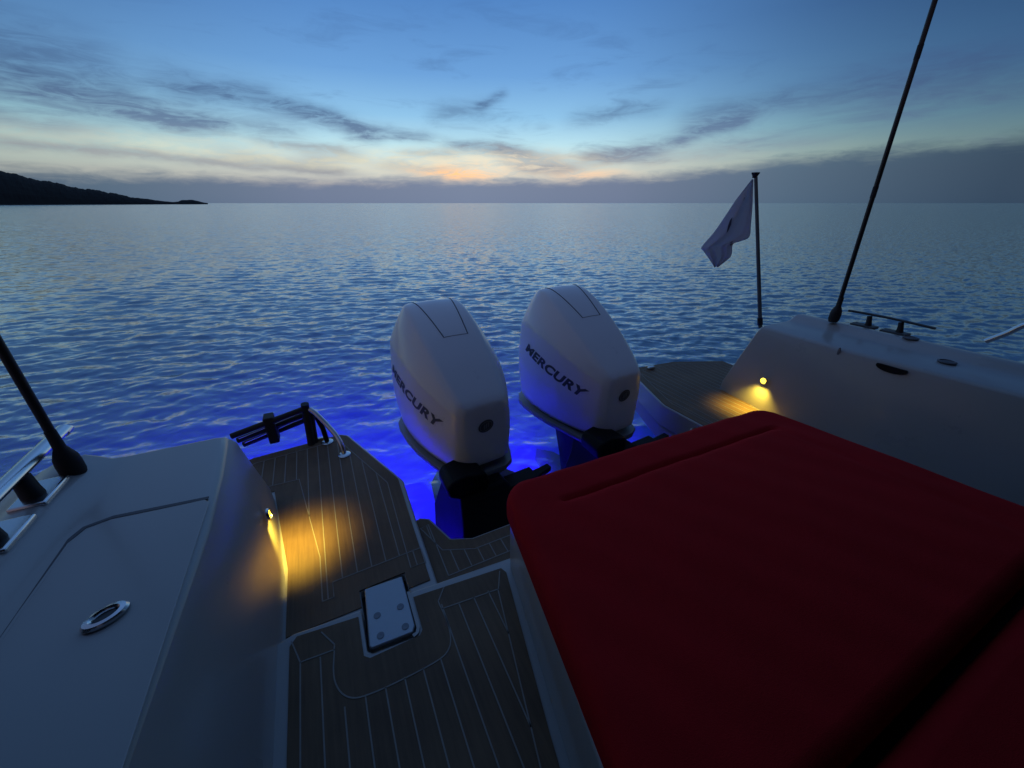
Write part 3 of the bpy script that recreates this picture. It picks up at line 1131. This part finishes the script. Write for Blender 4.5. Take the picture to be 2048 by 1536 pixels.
def flag():
    # left and right outline of the drooping cloth, top to bottom, as metres in the flag's own plane
    hoist = Vector((2.90, 1.98, .17))
    n_ = Vector((.83, .56, 0)).normalized()       # plane normal
    out_l = [(1504, 358), (1490, 376), (1472, 400), (1450, 433), (1427, 466), (1403, 494), (1406, 502), (1418, 517), (1430, 533)]
    out_r = [(1507, 359), (1506, 382), (1505, 412), (1502, 448), (1498, 474), (1480, 482), (1466, 488), (1462, 512), (1436, 534)]

    def onplane(px, py):
        d_ = cam_ray(px, py)
        k = hoist.dot(n_) / d_.dot(n_)
        return d_ * k
    A = smooth_path([onplane(*p) for p in out_l], 5)
    B = smooth_path([onplane(*p) for p in out_r], 5)
    bm = bmesh.new()
    rows_ = []
    nu = 22
    for i, (a, b) in enumerate(zip(A, B)):
        row = []
        v = i / (len(A) - 1)
        for k in range(nu + 1):
            s = k / nu
            p = a.lerp(b, s)
            w = .034 * math.sin(s * 9 + v * 3.2 + .6) * (.25 + v) * (1 - .4 * s) + .022 * math.sin(s * 4 - v * 7) + .012 * math.sin(s * 21 + v * 9) * v
            row.append(bm.verts.new(p + n_ * w - fp.location))
        rows_.append(row)
    for a, b in zip(rows_, rows_[1:]):
        for k in range(nu):
            bm.faces.new((a[k], a[k + 1], b[k + 1], b[k]))
    bmesh.ops.remove_doubles(bm, verts=bm.verts[:], dist=.0002)
    m, nt, out = mat('pale_flag_cloth')
    b_ = N(nt, 'ShaderNodeBsdfPrincipled', Roughness=.8)
    tc_ = N(nt, 'ShaderNodeTexCoord')
    no = N(nt, 'ShaderNodeTexNoise', Scale=9.0, Detail=3)
    nt.links.new(tc_.outputs['Object'], no.inputs[0])
    r_ = N(nt, 'ShaderNodeValToRGB')
    r_.color_ramp.elements[0].color = (.62, .61, .68, 1)
    r_.color_ramp.elements[1].color = (.74, .73, .78, 1)
    nt.links.new(no.outputs['Fac'], r_.inputs[0])
    nt.links.new(r_.outputs[0], b_.inputs['Base Color'])
    tl = N(nt, 'ShaderNodeBsdfTranslucent')
    tl.inputs['Color'].default_value = (.7, .69, .75, 1)
    mx_ = N(nt, 'ShaderNodeMixShader')
    mx_.inputs[0].default_value = .6
    nt.links.new(b_.outputs[0], mx_.inputs[1])
    nt.links.new(tl.outputs[0], mx_.inputs[2])
    nt.links.new(mx_.outputs[0], out.inputs['Surface'])
    o = link('flag', mesh('flag', bm), m)
    o.location = fp.location
    sol = o.modifiers.new('cloth', 'SOLIDIFY')
    sol.thickness = .002
    tag(o, 'limp pale lilac flag with a dark mark hanging from its staff', 'flag')
    # the dark device in the middle of the cloth and a small mark at its lower edge
    bvh_bm = bmesh.new()
    bvh_bm.from_mesh(o.data)
    tree = BVHTree.FromBMesh(bvh_bm)
    for pts in ([(1465, 434), (1462, 450), (1456, 463), (1453, 466), (1456, 452), (1460, 440)], [(1459, 486), (1465, 482), (1466, 487), (1461, 492)], [(1488, 396), (1490, 394), (1487, 402)]):
        bm = bmesh.new()
        ring = []
        for p in pts:
            d_ = cam_ray(*p).normalized()
            h = tree.ray_cast(-fp.location, d_)
            if h[0] is None:
                h = [onplane(*p) - fp.location]
            ring.append(h[0] - d_ * .016)
        v1 = [bm.verts.new(p) for p in ring]
        f1 = bm.faces.new(v1)
        ex = bmesh.ops.extrude_face_region(bm, geom=[f1])
        bmesh.ops.translate(bm, verts=[e for e in ex['geom'] if isinstance(e, bmesh.types.BMVert)], vec=n_ * -.0012)
        link('flag_mark', mesh('flag_mark', bm), principled('dark_flag_mark', (.05, .05, .08), .8), o, smooth=False)
    bvh_bm.free()


flag()

# ------------------------------------------------------------------ outboard motors
def cowl_mesh():
    # y, (wb zb) (wm zm) (wr zr) (wt zt) ztc
    sec = [(.000, .100, -0.022, .120, 0.140, .118, .285, .088, .330, .335),
           (.030, .150, -0.032, .168, 0.140, .154, .310, .108, .362, .370),
           (.10, .180, -0.042, .206, 0.140, .190, .345, .128, .420, .428),
           (.22, .222, -0.042, .252, 0.160, .235, .400, .150, .512, .522),
           (.36, .250, -0.042, .284, 0.180, .264, .455, .166, .606, .617),
           (.50, .260, -0.037, .298, 0.200, .274, .500, .170, .686, .697),
           (.60, .258, -0.032, .294, 0.210, .270, .525, .164, .728, .739),
           (.665, .252, -0.027, .286, 0.220, .262, .530, .154, .738, .748),
           (.73, .240, -0.012, .270, 0.220, .246, .515, .136, .706, .715),
           (.785, .205, 0.018, .235, 0.230, .212, .480, .110, .632, .640),
           (.815, .150, 0.068, .178, 0.240, .160, .43, .080, .54, .545)]
    bm = bmesh.new()
    rings = []
    for y, wb, zb, wm, zm, wr, zr, wt_, zt, ztc in sec:
        L_ = [(-wb * .5, y, zb), (-wb, y, zb + .004), (-wm, y, zm), (-(wm * .45 + wr * .55), y, zm + (zr - zm) * .62), (-wr, y, zr), (-(wr * .52 + wt_ * .48), y, (zr + zt) / 2 + .018), (-wt_, y, zt), (0, y, ztc)]
        R_ = [(-x, yy, z) for x, yy, z in reversed(L_[:-1])]
        rings.append(L_ + R_)
    vs = loft(bm, rings)
    bm.edges.ensure_lookup_table()
    cr = bm.edges.layers.float.new('crease_edge')
    n = len(rings[0])
    for a, b in zip(vs, vs[1:]):
        for i, c_ in ((4, .55), (n - 5, .55), (1, .8), (n - 2, .8), (6, .45), (n - 7, .45)):
            e = bm.edges.get((a[i], b[i]))
            if e:
                e[cr] = c_
    for i in range(n):
        for rr_, c_ in ((0, .35), (1, .35)):
            e = bm.edges.get((vs[rr_][i], vs[rr_][(i + 1) % n]))
            if e:
                e[cr] = c_ if 0 < i < n - 2 else .7
    return mesh('cowl', bm)


def text_mesh(body, size, shear, offset, spacing=1.0):
    cu = bpy.data.curves.new('lettering', 'FONT')
    cu.body = body
    cu.size = size
    cu.shear = shear
    cu.offset = offset
    cu.space_character = spacing
    cu.resolution_u = 6
    to = bpy.data.objects.new('lettering_tmp', cu)
    COL.objects.link(to)
    dg = bpy.context.evaluated_depsgraph_get()
    me_ = bpy.data.meshes.new_from_object(to.evaluated_get(dg))
    bpy.data.objects.remove(to)
    return me_


def build_outboard():
    root = empty('outboard_motor')
    cw = link('cowl', cowl_mesh(), ENGW, root, sub=3)
    bpy.context.view_layer.update()
    dg = bpy.context.evaluated_depsgraph_get()
    ev = cw.evaluated_get(dg)
    tmp = bmesh.new()
    tmp.from_mesh(ev.to_mesh())
    tree = BVHTree.FromBMesh(tmp)
    # lettering wrapped onto the side
    for side in (-1, 1):
        me_ = text_mesh('MERCURY', .092, .22, .0042, 1.08)
        b = bmesh.new()
        b.from_mesh(me_)
        bmesh.ops.triangulate(b, faces=b.faces[:])
        bmesh.ops.subdivide_edges(b, edges=[e for e in b.edges if e.calc_length() > .03], cuts=2)
        xs = [v.co.x for v in b.verts]
        w0, w1 = min(xs), max(xs)
        hmax = max(v.co.y for v in b.verts)
        if side < 0:
            p0, p1 = Vector((.62, .362)), Vector((.105, .198))
        else:
            p0, p1 = Vector((.125, .205)), Vector((.66, .375))
        ax = (p1 - p0)
        ln = ax.length
        ax.normalize()
        up = Vector((-ax.y, ax.x))
        if up.y < 0:
            up = -up
        for v in b.verts:
            s = (v.co.x - w0) / (w1 - w0) * ln
            q_ = p0 + ax * s + up * (v.co.y / hmax * .060)
            h = tree.ray_cast(Vector((side * 1.0, q_.x, q_.y)), Vector((-side, 0, 0)))
            if h[0] is None:
                h = [Vector((side * .2, q_.x, q_.y))]
            v.co = h[0] + Vector((side * .0016, 0, 0))
        link('lettering', mesh('lettering', b), DECAL, cw, smooth=False)

    def on_front(x, z):
        h = tree.ray_cast(Vector((x, -1, z)), Vector((0, 1, 0)))
        return h[0] if h[0] is not None else Vector((x, .02, z))

    # oval emblem on the nose with its swept mark
    def decal(name, pts, m, off, parent):
        b = bmesh.new()
        vs2 = [b.verts.new(on_front(x, z) + Vector((0, -off, 0))) for x, z in pts]
        fc = b.faces.new(vs2)
        ex = bmesh.ops.extrude_face_region(b, geom=[fc])
        bmesh.ops.translate(b, verts=[e for e in ex['geom'] if isinstance(e, bmesh.types.BMVert)], vec=Vector((0, -.0012, 0)))
        return link(name, mesh(name, b), m, parent, smooth=False)

    ez = .215
    tl_ = R(18)

    def rot(u, v):
        return (u * math.cos(tl_) - v * math.sin(tl_), ez + u * math.sin(tl_) + v * math.cos(tl_))
    em = decal('emblem', [rot(.044 * math.cos(2 * math.pi * k / 28), .034 * math.sin(2 * math.pi * k / 28)) for k in range(28)], DECAL, .002, cw)
    ring = [(.037, .027), (.033, .0235)]
    b = bmesh.new()
    rg = []
    for ru, rv in ring:
        rg.append([on_front(*rot(ru * math.cos(2 * math.pi * k / 28), rv * math.sin(2 * math.pi * k / 28))) + Vector((0, -.0042, 0)) for k in range(28)])
    loft(b, rg, caps=False)
    link('emblem_ring', mesh('emblem_ring', b), GREYD, em, smooth=False)
    for k in range(3):
        u0 = -.017 + k * .012
        decal('emblem_stroke', [rot(u0, -.012), rot(u0 + .005, -.012), rot(u0 + .016, .012), rot(u0 + .009, .012)], GREYD, .0036, em)

    # seams of the hatch in the top
    b = bmesh.new()

    def on_top(x, y):
        h = tree.ray_cast(Vector((x, y, 2)), Vector((0, 0, -1)))
        return (h[0] if h[0] is not None else Vector((x, y, .7))) + Vector((0, 0, .0008))
    lines = [[(-.105, .668), (-.052, .35)], [(.125, .668), (.088, .35)]]
    for ln_ in lines:
        (x0, y0), (x1, y1) = ln_
        pts = [on_top(x0 + (x1 - x0) * k / 14, y0 + (y1 - y0) * k / 14) for k in range(15)]
        tube(b, pts, .0026, 6)
    link('hatch_seam', mesh('hatch_seam', b), GELD, cw, smooth=False)
    b = bmesh.new()
    tube(b, [on_top(-.052 + .140 * k / 10, .35) for k in range(11)], .0014, 6)
    link('hatch_seam', mesh('hatch_seam', b), ENGG, cw, smooth=False)
    tmp.free()

    # lower cowl: grey trim ring under the white cowl
    b = bmesh.new()
    plan = [(0, .11), (.03, .165), (.10, .20), (.22, .245), (.36, .274), (.50, .286), (.64, .284), (.73, .268), (.80, .225), (.845, .15)]
    rings = []
    for z, k, dy in ((-.105, .76, .03), (-.098, .90, .012), (-.082, .99, 0), (-.062, 1.01, -.002), (-.050, .99, 0), (-.048, .88, .01)):
        rings.append([(-w * k, y + dy - .012, z - .02 * (y < .15)) for y, w in plan] + [(w * k, y + dy - .012, z - .02 * (y < .15)) for y, w in reversed(plan)])
    loft(b, rings)
    link('lower_cowl', mesh('lower_cowl', b), principled('silver_grey_trim', (.24, .245, .255), .4, noise=.04), root, bevel=.006)
    # leg down to the water
    b = bmesh.new()

    def foil(z, y0, y1, w):
        m_ = (y0 + y1) / 2
        return [(0, y0, z), (-w * .8, y0 + (y1 - y0) * .15, z), (-w, m_, z), (-w * .6, y1 - (y1 - y0) * .15, z), (0, y1, z), (w * .6, y1 - (y1 - y0) * .15, z), (w, m_, z), (w * .8, y0 + (y1 - y0) * .15, z)]
    loft(b, [foil(-.10, .06, .68, .165), foil(-.25, .10, .60, .125), foil(-.45, .14, .54, .10), foil(-.62, .17, .50, .085), foil(-.95, .20, .48, .06)])
    link('midsection', mesh('midsection', b), BLK, root)
    b = bmesh.new()
    loft(b, [foil(-.66, .12, .85, .15), foil(-.675, .12, .85, .15)])
    link('cavitation_plate', mesh('cavitation_plate', b), ENGG, root)
    b = bmesh.new()
    tube(b, [(0, -.02, -.98), (0, .06, -.98), (0, .2, -.98), (0, .42, -.98), (0, .60, -.98)], [.02, .065, .085, .08, .05], 16)
    link('gearcase', mesh('gearcase', b), ENGG, root)
    # bracket: cap, swivel column, clamp to the transom, steering tie bar
    b = bmesh.new()
    loft(b, [[(-.275, -.10, -.015), (-.245, -.115, .030), (-.175, -.115, .040), (-.060, -.105, .008), (-.035, -.10, -.05), (-.05, -.10, -.11), (-.20, -.10, -.11), (-.265, -.10, -.07)],
             [(-.255, .06, -.015), (-.23, .06, .020), (-.17, .06, .030), (-.06, .06, .004), (-.035, .06, -.05), (-.05, .06, -.11), (-.20, .06, -.11), (-.25, .06, -.07)]])
    link('swivel_cap', mesh('swivel_cap', b), BLK, root, bevel=.012)
    b = bmesh.new()
    loft(b, [[(-.20, -.09, -.10), (.06, -.09, -.10), (.06, .2, -.10), (-.19, .2, -.10)], [(-.225, -.17, -.21), (.14, -.17, -.21), (.14, .2, -.21), (-.20, .2, -.21)],
             [(-.285, -.30, -.34), (.30, -.30, -.34), (.30, .2, -.34), (-.25, .2, -.34)], [(-.30, -.36, -.75), (.32, -.36, -.75), (.32, .2, -.75), (-.27, .2, -.75)]])
    link('clamp_bracket', mesh('clamp_bracket', b), BLK, root, bevel=.014)
    b = bmesh.new()
    box(b, (-.16, -.12, -.19), (.26, -.02, -.135))
    loft(b, [[(.20, -.12, -.19), (.20, -.05, -.19), (.20, -.05, -.15), (.20, -.12, -.15)], [(.36, -.10, -.155), (.36, -.06, -.155), (.36, -.06, -.125), (.36, -.10, -.125)]])
    link('tie_bar', mesh('tie_bar', b), BLK, root, bevel=.006)
    return root


def copy_tree(o, parent=None):
    c_ = o.copy()
    COL.objects.link(c_)
    if parent is not None:
        c_.parent = parent
    for ch in list(o.children):
        copy_tree(ch, c_)
    return c_


m1 = build_outboard()
m1.location = (.645, 1.60, -1.265)
m1.rotation_euler = (0, 0, R(5))
m1.scale = (1.02, 1.03, 1)
m2 = copy_tree(m1)
m2.location = (1.568, 1.59, -1.305)
m2.scale = (1.07, 1.06, 1.06)
tag(m1, 'white outboard motor beside the left teak platform', 'outboard motor', 'twin outboard motors on the stern')
tag(m2, 'white outboard motor partly behind the aft edge of the red cushion', 'outboard motor', 'twin outboard motors on the stern')

# ------------------------------------------------------------------ render settings
S.view_settings.view_transform = 'Standard'
S.view_settings.look = 'None'
S.view_settings.exposure = .28
S.view_settings.gamma = 1
S.render.engine = 'CYCLES'
S.cycles.max_bounces = 8
S.cycles.diffuse_bounces = 3
S.cycles.glossy_bounces = 4
S.cycles.transmission_bounces = 4
S.cycles.volume_bounces = 1
S.cycles.transparent_max_bounces = 8
S.cycles.sample_clamp_indirect = 4
S.cycles.caustics_reflective = False
S.cycles.caustics_refractive = False
S.cycles.use_denoising = True
